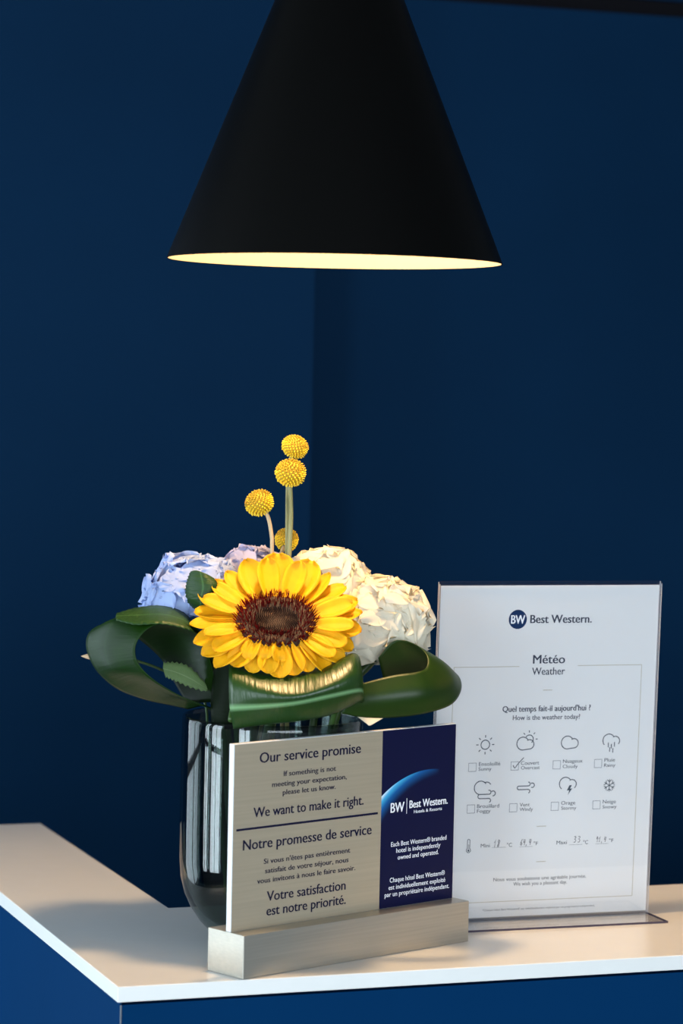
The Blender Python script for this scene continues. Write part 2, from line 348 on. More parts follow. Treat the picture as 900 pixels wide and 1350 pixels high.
# ------------------------------------------------------------------ lettering and line drawing in a local X/Z plane facing -Y (cm in, m out)
def text_mesh(txt, cx, z, width, cap, mat, y, bold=0.0, shear=0.0, name='lettering'):
    c = bpy.data.curves.new(name, 'FONT'); c.body = txt; c.size = 1; c.shear = shear; c.resolution_u = 3; c.fill_mode = 'FRONT'
    o = bpy.data.objects.new(name, c); COL.objects.link(o)
    dg = bpy.context.evaluated_depsgraph_get(); d = bpy.data.meshes.new_from_object(o.evaluated_get(dg))
    bpy.data.objects.remove(o); bpy.data.curves.remove(c)
    n = len(d.vertices); co = np.empty(n * 3); d.vertices.foreach_get('co', co); co = co.reshape(-1, 3)
    x0, x1 = co[:, 0].min(), co[:, 0].max(); sx = width / (x1 - x0); sz = cap / .695
    out = np.stack([(cx + (co[:, 0] - (x0 + x1) / 2) * sx) * CM, np.full(n, y), (z + co[:, 1] * sz) * CM], 1)
    if bold:                                   # heavier weight: the outline struck three times a hair apart
        nv = len(d.vertices); F_ = [list(p.vertices) for p in d.polygons]; V_ = []; FF = []
        for k, dx in enumerate((-bold, 0, bold)):
            V_ += [(x + dx * sz * CM, y_ - k * 2e-6, z_) for x, y_, z_ in out]; FF += [[i + k * nv for i in f] for f in F_]
        bpy.data.meshes.remove(d); return me(name, V_, FF, mat)
    d.vertices.foreach_set('co', out.ravel()); d.materials.clear(); d.materials.append(mat); d.update(); d.name = name
    return d
def stroke(mb, pts, wid, y, closed=False):
    """flat ribbon of constant width along a polyline (cm)"""
    P = [Vector((p[0], p[1])) for p in pts]; n = len(P); vs = []
    for i in range(n):
        a = P[(i - 1) % n] if (closed or i > 0) else P[i]; b = P[(i + 1) % n] if (closed or i < n - 1) else P[i]
        d1 = (P[i] - a).normalized() if (P[i] - a).length > 1e-9 else None; d2 = (b - P[i]).normalized() if (b - P[i]).length > 1e-9 else None
        t = ((d1 or d2) + (d2 or d1)); t = t.normalized() if t.length > 1e-6 else (d1 or d2)
        nn = Vector((-t.y, t.x)); k = 1.0
        if d1 and d2: k = min(1 / max(abs(nn.dot(Vector((-d1.y, d1.x)))), .3), 2)
        for s in (-1, 1): q = P[i] + nn * (s * wid / 2 * k); vs.append((q.x * CM, y, q.y * CM))
    fs = [(2 * i, 2 * i + 1, 2 * ((i + 1) % n) + 1, 2 * ((i + 1) % n)) for i in range(n if closed else n - 1)]
    fs = [f[::-1] for f in fs]
    mb.add(vs, fs); return mb
def arc(cx, cz, r, a0, a1, n=18): return [(cx + r * math.cos(R(a0 + (a1 - a0) * k / n)), cz + r * math.sin(R(a0 + (a1 - a0) * k / n))) for k in range(n + 1)]
def quad(mb, x0, x1, z0, z1, y): return mb.add([(x0 * CM, y, z0 * CM), (x1 * CM, y, z0 * CM), (x1 * CM, y, z1 * CM), (x0 * CM, y, z1 * CM)], [(0, 1, 2, 3)])

# ------------------------------------------------------------------ metal desk sign
SY = R(42.429)
sign = thing('desk_sign', 'brushed metal desk sign with a silver and navy plate in a block base', 'sign',
             Matrix.Translation((-.07063, 2.16197, CT)) @ Matrix.Rotation(SY, 4, 'Z'))
BW_, BD_, BH_ = .25305, .04429, .03508
MB().box(0, BW_, 0, BD_, 0, BH_, c=.0006).build('block_base', M['steel'], sign)
PX, PY, PW, PH, PDV, PT = .00097, .01747, .24927, .15088, .1625, .0056
plate = MB().box(0, PW, 0, PT, 0, PH, c=.0003).build('plate', M['plate_edge'], sign, Matrix.Translation((PX, PY, BH_)))
quad(MB(), .06, PDV * 100, .02, PH * 100 - .05, -.0002).build('silver_face', M['silver'], plate)
quad(MB(), PDV * 100, PW * 100 - .06, .02, PH * 100 - .05, -.0002).build('navy_face', M['planet'], plate)
YT = -.00035
for t, cx, z, wd, cap, bold in [
    ('Our service promise', 8.24, 13.39, 11.04, 0.84, .020), ('If something is not', 8.17, 12.12, 5.70, 0.42, .024), ('meeting your expectation,', 8.16, 11.33, 8.14, 0.42, .024),
    ('please let us know.', 8.13, 10.61, 5.77, 0.42, .024), ('We want to make it right.', 8.18, 9.03, 12.02, 0.80, .020), ('Notre promesse de service', 8.15, 6.47, 14.05, 0.84, .020),
    ("Si vous n'êtes pas entièrement", 8.08, 5.16, 9.44, 0.42, .024), ('satisfait de votre séjour, nous', 8.07, 4.38, 9.11, 0.42, .024),
    ('vous invitons à nous le faire savoir.', 8.05, 3.62, 10.72, 0.42, .024), ('Votre satisfaction', 8.06, 2.10, 8.59, 0.80, .020), ('est notre priorité.', 8.08, 0.91, 8.65, 0.80, .020)]:
    link('text_line', text_mesh(t, cx, z, wd, cap, M['ink_navy'], YT, bold, name='text_line'), plate)
quad(MB(), .376, 15.86, 8.07, 8.25, YT).build('divider_line', M['ink_navy'], plate)
for t, cx, z, wd, cap, bold, nm in [
    ('BW', 18.13, 8.05, 1.57, 0.83, .02, 'logo_letters'), ('Best Western.', 21.78, 8.25, 4.49, 0.66, .025, 'brand_lettering'), ('Hotels & Resorts', 21.71, 7.77, 3.31, 0.28, .02, 'text_line'),
    ('Each Best Western® branded', 20.73, 5.16, 6.52, 0.40, .012, 'text_line'), ('hotel is independently', 20.69, 4.59, 5.20, 0.40, .012, 'text_line'), ('owned and operated.', 20.68, 4.00, 4.80, 0.40, .012, 'text_line'),
    ('Chaque hôtel Best Western®', 20.65, 2.13, 6.47, 0.40, .012, 'text_line'), ('est individuellement exploité', 20.63, 1.52, 6.67, 0.40, .012, 'text_line'), ('par un propriétaire indépendant.', 20.66, 0.94, 7.60, 0.40, .012, 'text_line')]:
    link(nm, text_mesh(t, cx, z, wd, cap, M['ink_white'], YT, bold, name=nm), plate)
quad(MB(), 19.17, 19.23, 7.81, 9.13, YT).build('logo_bar', M['ink_white'], plate)

# ------------------------------------------------------------------ acrylic holder and the weather card inside it
HY, HT = R(18.922), R(-2.22)
HM = Matrix.Translation((.28453 - .1065 * math.cos(HY), 2.47253 - .1065 * math.sin(HY), CT)) @ Matrix.Rotation(HY, 4, 'Z')
hold = thing('acrylic_sign_holder', 'clear acrylic L-shaped sign holder standing on the worktop behind the metal sign', 'sign holder', HM)
TILT = Matrix.Translation((0, 0, .0022)) @ Matrix.Rotation(-HT, 4, 'X')   # lean of the upright about its foot
hw = .1065
def sheet(name, x0, x1, y0, y1, z0, z1, parent, mat4=None):
    mb = MB(); mb.box(x0, x1, y0, y1, z0, z1); mb.mi = [1, 2, 0, 1, 0, 1]
    return mb.build(name, [M['acrylic'], M['acrylic_edge'], M['acrylic_shaded']], parent, mat4)
sheet('front_sheet', -hw, hw, -.0024, -.0006, 0, .300, hold, TILT)
sheet('back_sheet', -hw, hw, .0006, .0024, 0, .3018, hold, TILT)
ft = MB(); ft.box(-hw, hw, -.0442, .003, .0003, .0022); ft.mi = [0, 0, 2, 2, 0, 1]
ft.build('foot', [M['acrylic'], M['acrylic_edge'], M['acrylic_shaded']], hold)
card = MB().box(-.105, .105, -.0001, .0001, .0015, .2985).build('weather_card', M['paper'], None, HM @ TILT)
tag(card, 'white printed weather card held upright inside the clear acrylic holder', 'card')
YC = -.00022
for t, cx, z, wd, cap, mt, bold, nm in [
    ('Best Western.', 1.03, 26.49, 5.90, 0.74, 'ink_black', .024, 'brand_lettering'), ('Météo', 0.02, 22.87, 3.06, 0.78, 'ink_black', .022, 'heading'), ('Weather', 0.01, 21.86, 3.16, 0.66, 'ink_black', .010, 'heading'),
    ("Quel temps fait-il aujourd'hui ?", -0.01, 18.59, 8.47, 0.52, 'ink_black', .022, 'question_line'), ('How is the weather today?', 0.0, 17.84, 6.48, 0.44, 'ink_black', .012, 'question_line'),
    ('Ensoleillé', -5.29, 13.82, 2.03, 0.33, 'ink_grey', .008, 'option_text'), ('Sunny', -5.71, 13.39, 1.23, 0.31, 'ink_grey', .008, 'option_text'), ('Couvert', -1.42, 13.81, 1.74, 0.33, 'ink_grey', .008, 'option_text'), ('Overcast', -1.37, 13.39, 1.80, 0.31, 'ink_grey', .008, 'option_text'),
    ('Nuageux', 2.71, 13.88, 1.90, 0.33, 'ink_grey', .008, 'option_text'), ('Cloudy', 2.48, 13.41, 1.45, 0.31, 'ink_grey', .008, 'option_text'), ('Pluie', 6.32, 13.89, 1.05, 0.33, 'ink_grey', .008, 'option_text'), ('Rainy', 6.34, 13.42, 1.10, 0.31, 'ink_grey', .008, 'option_text'),
    ('Brouillard', -5.28, 10.04, 2.10, 0.34, 'ink_grey', .008, 'option_text'), ('Foggy', -5.68, 9.62, 1.30, 0.31, 'ink_grey', .008, 'option_text'), ('Vent', -1.78, 10.06, 0.96, 0.33, 'ink_grey', .008, 'option_text'), ('Windy', -1.61, 9.65, 1.27, 0.31, 'ink_grey', .008, 'option_text'),
    ('Orage', 2.43, 10.10, 1.37, 0.33, 'ink_grey', .008, 'option_text'), ('Stormy', 2.50, 9.64, 1.46, 0.31, 'ink_grey', .008, 'option_text'), ('Neige', 6.45, 10.09, 1.29, 0.33, 'ink_grey', .008, 'option_text'), ('Snowy', 6.49, 9.63, 1.37, 0.31, 'ink_grey', .008, 'option_text'),
    ('Mini', -5.41, 6.49, 0.86, 0.33, 'ink_grey', .008, 'text_line'), ('°C', -3.10, 6.46, 0.49, 0.35, 'ink_grey', .008, 'text_line'), ('°F', -0.57, 6.52, 0.42, 0.32, 'ink_grey', .008, 'text_line'),
    ('Maxi', 1.95, 6.52, 1.01, 0.33, 'ink_grey', .008, 'text_line'), ('°C', 4.29, 6.45, 0.46, 0.35, 'ink_grey', .008, 'text_line'), ('°F', 6.80, 6.55, 0.43, 0.32, 'ink_grey', .008, 'text_line'),
    ('Nous vous souhaitons une agréable journée.', -0.02, 3.39, 8.98, 0.32, 'ink_grey', .008, 'text_line'), ('We wish you a pleasant day.', 0.02, 2.92, 5.19, 0.32, 'ink_grey', .008, 'text_line'),
    ('*Chaque hôtel Best Western® est individuellement exploité par un propriétaire indépendant.', -.01, .73, 10.88, .18, 'ink_grey', 0, 'footnote')]:
    link(nm, text_mesh(t, cx, z, wd, cap, M[mt], YC, bold, name=nm), card)
badge = MB().add([((-3.13 + .86 * math.cos(2 * math.pi * k / 48)) * CM, YC, (26.83 + .86 * math.sin(2 * math.pi * k / 48)) * CM) for k in range(48)], [tuple(range(48))]).build('logo_badge', M['badge'], card)
link('logo_letters', text_mesh('BW', -3.10, 26.46, 1.31, .76, M['ink_white'], YC - .0001, .02, name='logo_letters'), badge)
fr_ = MB(); stroke(fr_, [(-2.82, 22.63), (-9.0, 22.63), (-9.05, 1.54), (9.08, 1.56), (9.07, 22.64), (2.83, 22.64)], .045, YC); fr_.build('border_line', M['ink_gold'], card)
for x0, x1, z in [(-.44, .44, 20.48), (-.55, .38, 8.22), (-.46, .47, 5.02)]: stroke(MB(), [(x0, z), (x1, z)], .05, YC).build('divider_line', M['ink_gold'], card)
for x0, x1, z in [(-4.76, -3.43, 6.44), (-2.13, -.84, 6.42), (2.67, 3.96, 6.44), (5.25, 6.54, 6.43)]: stroke(MB(), [(x0, z), (x1, z)], .03, YC).build('writing_line', M['ink_box'], card)
for x, z in [(-7.28, 13.34), (-3.24, 13.36), (.80, 13.36), (4.83, 13.38), (-7.27, 9.61), (-3.23, 9.60), (.78, 9.61), (4.84, 9.62)]:
    stroke(MB(), [(x, z), (x + .72, z), (x + .72, z + .74), (x, z + .74)], .045, YC, True).build('checkbox', M['ink_box'], card)
LW = .085
def icon(*strokes, wid=LW, closed=()):
    mb = MB()
    for i, s in enumerate(strokes): stroke(mb, s, wid, YC, i in closed)
    return mb.build('weather_icon', M['ink_grey'], card)
def rays(cx, cz, r0, r1, angs): return [[(cx + r0 * math.cos(R(q)), cz + r0 * math.sin(R(q))), (cx + r1 * math.cos(R(q)), cz + r1 * math.sin(R(q)))] for q in angs]
def cloud(cx, cz, gap=None):
    big = arc(cx - .22, cz + .10, .58, 268, 38, 26); small = arc(cx + .42, cz + .02, .42, 118, -90, 18)
    return big + small
icon(arc(-5.77, 15.70, .41, 0, 340, 24), *rays(-5.77, 15.7, .64, .86, range(0, 360, 45)), closed=(0,))
icon(cloud(-1.96, 15.62), arc(-1.58, 16.1, .38, 150, -55, 16), *rays(-1.58, 16.1, .60, .80, (0, 48, 92, 135)), closed=(0,))
icon(cloud(2.33, 15.62), closed=(0,))
icon(arc(6.15, 15.82, .58, 222, 38, 20) + arc(6.79, 15.76, .42, 118, -42, 14), *[[(x, z), (x, z - .42)] for x, z in ((6.12, 15.62), (6.42, 15.5), (6.72, 15.66), (6.27, 15.2), (6.58, 15.12))])
icon(arc(-6.06, 11.85, .60, 262, 38, 24) + arc(-5.48, 11.95, .40, 110, 25, 8), [(-6.12, 11.26), (-5.28, 11.26)] + arc(-5.24, 11.44, .18, -90, 110, 10), [(-6.12, 11.26)] + arc(-6.1, 11.07, .19, 90, 270, 8) + [(-5.25, 10.88)] + arc(-5.25, 10.70, .18, 90, -70, 10), arc(-4.86, 11.32, .22, 130, -100, 12))
icon([(-1.55, 11.9), (-2.4, 11.9)] + arc(-2.4, 11.74, .16, 90, 270, 8) + [(-1.52, 11.58)] + arc(-1.5, 11.42, .16, 90, -80, 10), [(-1.55, 11.9)] + arc(-1.5, 12.07, .17, -90, 100, 10), arc(-1.12, 11.95, .2, 130, -120, 12))
st = icon(arc(2.08, 12.0, .58, 232, 38, 20) + arc(2.72, 11.94, .42, 118, -55, 14))
MB().add([(x * CM, YC, z * CM) for x, z in [(2.48, 11.85), (2.72, 11.85), (2.55, 11.55), (2.76, 11.55), (2.36, 10.98), (2.47, 11.38), (2.24, 11.38)]], [(0, 6, 5, 3, 2), (0, 2, 1), (5, 4, 3)]).build('lightning_bolt', M['ink_grey'], st)
sn = []
for q in range(0, 360, 60):
    c_, s_ = math.cos(R(q + 90)), math.sin(R(q + 90)); P = lambda r, a: (6.38 + r * math.cos(R(q + 90 + a)), 11.74 + r * math.sin(R(q + 90 + a)))
    sn += [[P(0, 0), P(.56, 0)], [P(.55, 24), P(.32, 0), P(.55, -24)]]
icon(*sn, wid=.07)
mb = MB(); stroke(mb, arc(-7.0, 6.27, .20, 125, 415, 20) + arc(-7.0, 7.15, .115, 0, 180, 8), .06, YC, True); stroke(mb, arc(-7.0, 6.25, .05, 0, 350, 10), .09, YC, True); stroke(mb, [(-7, 6.25), (-7, 6.8)], .04, YC)
mb.build('thermometer_icon', M['ink_grey'], card)
stroke(MB(), [(-3.05, 13.80), (-2.93, 13.58), (-2.86, 13.54), (-2.55, 13.95), (-2.04, 14.46)], .07, YC - .00005).build('tick_mark', M['pen'], card)
DIG = {'1': [[(0, .6), (.35, 1), (.2, 0)]], '8': [[(.55, .85), (.3, 1), (.12, .8), (.45, .45), (.4, .08), (.15, .02), (.12, .25), (.5, .6), (.58, .9)]], '6': [[(.5, 1), (.15, .5), (.12, .1), (.4, 0), (.55, .25), (.3, .42), (.15, .3)]],
       '4': [[(.15, 1), (.08, .45), (.55, .5)], [(.5, .95), (.38, 0)]], ',': [[(.15, .1), (.05, -.18)]], '3': [[(.1, .9), (.4, 1), (.5, .78), (.25, .55), (.55, .35), (.45, .05), (.1, .02)]], '9': [[(.5, .8), (.3, 1), (.1, .75), (.3, .55), (.52, .8), (.42, 0)]]}
for s_, x, z, wd, h in [('18', -4.6, 6.48, .62, .64), ('64,4', -2.08, 6.56, 1.12, .55), ('33', 3.05, 6.64, .80, .55), ('91,4', 5.28, 6.58, 1.05, .5)]:
    mb = MB(); st_ = wd / len(s_)
    for i, ch in enumerate(s_):
        for p_ in DIG[ch]: stroke(mb, [(x + i * st_ + px * st_ * 1.15 + pz * .06, z + pz * h) for px, pz in p_], .05, YC)
    mb.build('handwritten_number', M['pen'], card)

# ------------------------------------------------------------------ glass vase.  Bouquet frame: origin on the worktop under the vase, cm, X right, Y away, Z up
VO = Vector((-.0545, 2.33, CT))
def bp(x, y, z): return Vector((x * CM, y * CM, z * CM))
vase = thing('glass_vase', 'smoked glass cylinder vase with rounded foot holding the flowers', 'vase', Matrix.Translation(VO))
outer = [(.5, 0), (3.4, 0), (4.3, .15), (5.2, .75), (6.0, 1.6), (6.8, 2.8), (7.35, 4.0), (7.7, 5.4), (7.82, 7), (7.82, 10), (7.80, 14), (7.76, 18.6), (7.72, 19.05)]
inner = [(7.62, 19.15), (7.48, 19.05), (7.5, 18.6), (7.54, 14), (7.56, 10), (7.56, 7), (7.42, 5.5), (7.05, 4.2), (6.5, 3.1), (5.7, 2.1), (4.8, 1.45), (3.6, 1.1), (.5, 1.0)]
mbv = MB().lathe([(r * CM, z * CM) for r, z in outer + inner], 96)
mbv.f.append(tuple(range(96))[::-1]); mbv.mi.append(0); n_ = (len(outer) + len(inner) - 1) * 96; mbv.f.append(tuple(range(n_, n_ + 96))); mbv.mi.append(0)
mbv.build('glass_body', M['vase'], vase, smooth=True)
wat = MB().lathe([(r * CM, z * CM) for r, z in [(.3, 1.05), (3.6, 1.15), (4.8, 1.5), (5.7, 2.15), (6.45, 3.15), (7.0, 4.25), (7.37, 5.55), (7.5, 7), (7.5, 10), (7.49, 12.6), (.3, 12.6)]], 64)
wat = wat.build('vase_water', M['water'], None, Matrix.Translation(VO), True); smooth_by_angle(wat, 50)
tag(wat, 'clear water standing in the lower part of the smoked glass vase', 'water')

# ------------------------------------------------------------------ plant builders
def cr_spline(P, n):
    P = np.array(P, float); m_ = len(P); out = []
    for i in range(m_ - 1):
        p0 = P[i - 1] if i > 0 else 2 * P[0] - P[1]; p1, p2 = P[i], P[i + 1]; p3 = P[i + 2] if i + 2 < m_ else 2 * P[-1] - P[-2]
        for k in range(n):
            t = k / n; out.append(.5 * (2 * p1 + (p2 - p0) * t + (2 * p0 - 5 * p1 + 4 * p2 - p3) * t * t + (3 * p1 - p0 - 3 * p2 + p3) * t ** 3))
    out.append(P[-1]); return np.array(out)
def loft(rows, nu=8, nv=6, edge=None):
    """smooth blade through a grid of control points; rows run across the blade, points along it"""
    rr = [cr_spline(r, nu) for r in rows]; g_ = np.array(rr)                  # (rows, U, 3)
    g_ = np.array([cr_spline(g_[:, j], nv) for j in range(g_.shape[1])])       # (U, V, 3)
    if edge:
        amp, fr = edge; U, V = g_.shape[:2]
        for j in range(U):
            s = amp * abs(((j * fr / U) % 1) - .5) * 2
            for side, sg in ((0, 1), (V - 1, -2)):
                d = g_[j, side] - g_[j, side + (1 if side == 0 else -1)]; ln = np.linalg.norm(d)
                if ln > 1e-6: g_[j, side] += d / ln * s
    return g_
def blade_mesh(name, g_, mat, thick=.0006):
    U, V = g_.shape[:2]; vs = (g_ * CM).reshape(-1, 3); fs = []; uv = []
    for j in range(U):
        for k in range(V): uv.append((j / (U - 1), k / (V - 1)))
    for j in range(U - 1):
        for k in range(V - 1): fs.append((j * V + k, (j + 1) * V + k, (j + 1) * V + k + 1, j * V + k + 1))
    return me(name, vs, fs, mat, True, uv)
def blade(name, rows, mat, parent, nu=8, nv=6, edge=None, thick=.0007):
    o = link(name, blade_mesh(name, loft(rows, nu, nv, edge), mat), parent)
    s = o.modifiers.new('blade_thickness', 'SOLIDIFY'); s.thickness = thick; s.offset = 0
    return o
def stem(parent, pts, rad, mat, name='stem', n=10):
    p = cr_spline(pts, 6) * CM; k = len(p)
    rs = [rad * CM] * k
    o = MB().tube(p, rs, n).build(name, mat, parent, smooth=True); return o
def flower(name, label, cat, group=None): return thing(name, label, cat, Matrix.Translation(VO), group)

# ---- sunflower
sf = flower('sunflower', 'large yellow sunflower with a maroon centre at the front of the bouquet', 'flower')
E_ = R(56); SFC = bp(.24, -6.0, 27.5)
nrm = Vector((0.02, -math.cos(E_), math.sin(E_))).normalized(); xx = Vector((1, 0, .03)).normalized(); yy = nrm.cross(xx).normalized(); xx = yy.cross(nrm)
SFM = Matrix((xx, yy, nrm)).transposed().to_4x4(); SFM.translation = SFC
MB().lathe([(.0005, -.013), (.018, -.012), (.030, -.006), (.0335, 0), (.0325, .0035), (.027, .0055), (.020, .0045), (.017, .002), (.010, .0015), (.0004, .002)], 48).build('disc', M['disc'], sf, SFM, True)
mb = MB()
def spike(mb, p, d, ln, rad, mi=0):
    d = d.normalized(); a = d.orthogonal().normalized(); b = d.cross(a)
    vs = [p + (a * math.cos(q) + b * math.sin(q)) * rad for q in (0, 2.09, 4.19)] + [p + d * ln * .8 + (a * math.cos(q) + b * math.sin(q)) * rad * .8 for q in (0, 2.09, 4.19)] + [p + d * ln]
    mb.add(vs, [(0, 1, 4, 3), (1, 2, 5, 4), (2, 0, 3, 5), (3, 4, 6), (4, 5, 6), (5, 3, 6)], mi)
for i in range(900):
    q = i * 2.39996; r = math.sqrt(random.uniform(1.85 ** 2, 3.38 ** 2)) * CM
    p = Vector((r * math.cos(q), r * math.sin(q), .0035)); d = Vector((math.cos(q) * (r * 100 - 1.9) * .55, math.sin(q) * (r * 100 - 1.9) * .55, 1)) + Vector((random.uniform(-.15, .15), random.uniform(-.15, .15), 0))
    spike(mb, p, d, random.uniform(.004, .0072), .00038)
o = mb.build('stamen_ring', M['stamen'], sf, SFM)
mb = MB()
for i in range(420):
    r = 1.85 * math.sqrt((i + .5) / 420) * CM; q = i * 2.39996
    spike(mb, Vector((r * math.cos(q), r * math.sin(q), .001)), Vector((math.cos(q) * .1, math.sin(q) * .1, 1)), .0015 + .0022 * (r / .0185) ** 2, .0006)
mb.build('disc_florets', M['seed'], sf, SFM)
def petal_mesh(ln, wid, up0, curl, cup, tip, seed):
    rr = random.Random(seed); nu, nv = 16, 9; vs = []; fs = []; x = 0; z = 0; ang = up0
    tw = rr.uniform(-.25, .25)
    for i in range(nu + 1):
        t = i / nu
        w_ = wid * (.42 + .58 * math.sin(min(t / .62, 1) * math.pi / 2) ** 1.2) * (max(1 - ((t - .62) / .385) ** 2, 0) ** (.45 + .25 * tip) if t > .62 else 1)
        ang = up0 + curl * t * t
        if i: x += ln / nu * math.cos(ang); z += ln / nu * math.sin(ang)
        for k in range(nv):
            s = -1 + 2 * k / (nv - 1)
            gro = .035 * math.cos(s * 9.4) * wid * math.sin(math.pi * min(t * 1.1, 1))
            hz = cup * wid * s * s * .5 * (1 - .4 * t) + gro + tw * s * w_ * t * .5
            vs.append(((x - math.sin(ang) * hz) * CM, (s * w_ / 2 + .12 * math.sin(t * 5 + seed) * t * .5) * CM, (z + math.cos(ang) * hz) * CM))
    for i in range(nu):
        for k in range(nv - 1): fs.append((i * nv + k, (i + 1) * nv + k, (i + 1) * nv + k + 1, i * nv + k + 1))
    return me('petal', vs, fs, M['petal'], True)
PC = {}; GROW = 1.06
def petal(phi, r, ln, wid, up, curl, cup=.35, tip=0, z=0, roll=0):
    key = (round(ln, 1), round(wid * GROW, 1), round(up, 1), round(curl, 1), cup, tip, len(PC) % 5)
    if key not in PC: PC[key] = petal_mesh(ln, wid * GROW, key[2], key[3], cup, tip, len(PC))
    mt = SFM @ Matrix.Rotation(phi, 4, 'Z') @ Matrix.Translation((r * CM, 0, z * CM)) @ Matrix.Rotation(roll, 4, 'X')
    o = link('petal', PC[key], sf, mt); s = o.modifiers.new('petal_thickness', 'SOLIDIFY'); s.thickness = .0004; s.offset = 0
# angles in degrees (0 right, 90 top/back, 270 front): phi, start radius, length, width, lift, curl
for ph, ln, wd, up, cu_ in [
    (89, 5.0, 3.0, .32, .35), (113, 4.7, 2.4, .30, .25), (65, 4.7, 2.5, .28, .25), (127, 4.6, 1.7, .20, .15), (50, 4.7, 1.6, .22, .2), (40, 4.8, 1.9, .08, .0),
    (138, 4.5, 2.0, .12, .1), (152, 4.7, 2.1, .10, .0), (166, 4.4, 1.8, .02, -.1), (180, 4.6, 1.9, .0, -.15), (194, 4.3, 2.0, -.05, -.3), (208, 4.2, 2.0, -.1, -.4), (222, 3.9, 1.9, -.12, -.5),
    (26, 4.6, 2.3, .12, -.05), (12, 4.4, 2.4, .05, -.1), (358, 4.3, 2.3, .0, -.2), (343, 4.1, 2.2, -.08, -.4), (328, 3.9, 2.0, -.12, -.5), (314, 3.8, 1.9, -.12, -.6)]:
    petal(R(ph), 2.75, ln * random.uniform(.95, 1.06), wd, up, cu_, .35, random.choice((0, 1, 1)), -.2, random.uniform(-.2, .2))
for ph, ln, wd, up, cu_ in [(234, 2.9, 1.9, -.30, -.4), (249, 2.7, 1.8, -.38, -.4), (263, 2.6, 1.7, -.35, -.4), (273, 2.9, 2.1, -.42, -.3), (287, 2.8, 1.9, -.40, -.3), (301, 2.9, 1.7, -.35, -.4),
    (216, 3.3, 1.8, .15, -.5), (201, 3.4, 1.8, .2, -.3), (160, 3.7, 1.7, .22, .0), (146, 3.8, 1.6, .25, .1), (240, 2.0, 1.6, .25, -1.5), (258, 1.6, 1.5, .30, -1.5), (276, 1.7, 1.6, .25, -1.5), (320, 3.3, 1.9, .1, -.5),
    (336, 3.4, 1.8, .15, -.4), (352, 3.6, 1.8, .2, -.2), (18, 3.8, 1.8, .22, .0), (102, 3.9, 1.9, .50, .25), (74, 3.8, 1.8, .46, .25)]:
    petal(R(ph), 2.9, ln, wd, up, cu_, .45, 0, .05, random.uniform(-.25, .25))
stem(sf, [tuple(SFC * 100 - nrm * 1.2), (.2, -4.2, 24), (.1, -2.6, 20.5), (-1.5, -1, 12), (-3.2, .5, 2.2)], .45, M['stem'])
for k in range(8):     # green bracts behind the petals
    q = R(20 + 45 * k); c_, s_ = math.cos(q), math.sin(q)
    rows = [[(2.0 * c_ - .9 * s_ * w_, 2.0 * s_ + .9 * c_ * w_, -.9), (3.2 * c_ - .8 * s_ * w_, 3.2 * s_ + .8 * c_ * w_, -.75), (4.6 * c_ - .05 * s_ * w_, 4.6 * s_ + .05 * c_ * w_, -1.0)] for w_ in (-1, 0, 1)]
    o = blade('bract', rows, M['leaf_ser'], sf, 5, 3); o.matrix_local = SFM

# ---- billy buttons
def button_mesh():
    mb = MB(); n = 230
    import bmesh
    b = bmesh.new(); bmesh.ops.create_icosphere(b, subdivisions=3, radius=.84); b.verts.index_update()
    mb.add([v.co[:] for v in b.verts], [[v.index for v in f.verts] for f in b.faces]); b.free()
    for i in range(n):
        z = 1 - 2 * (i + .5) / n; r = math.sqrt(1 - z * z); q = i * 2.39996; d = Vector((r * math.cos(q), r * math.sin(q), z)); a = d.orthogonal().normalized(); c = d.cross(a)
        ring = lambda h, rad: [d * h + (a * math.cos(t) + c * math.sin(t)) * rad for t in (0, 1.2566, 2.5133, 3.7699, 5.0265)]
        h = random.uniform(.97, 1.03)
        vs = ring(.80, .052) + ring(h - .05, .064) + ring(h + .015, .034)
        fs = [(k, (k + 1) % 5, 5 + (k + 1) % 5, 5 + k) for k in range(5)] + [(5 + k, 5 + (k + 1) % 5, 10 + (k + 1) % 5, 10 + k) for k in range(5)] + [(10, 11, 12, 13, 14)]
        mb.add(vs, fs)
    d = me('flower_head', mb.v, mb.f, [M['billy'], M['billy_core']]); d.polygons.foreach_set('material_index', [1 if i < 1280 else 0 for i in range(len(mb.f))]); return d
BM_ = button_mesh(); GB = 'billy buttons rising from the bouquet'
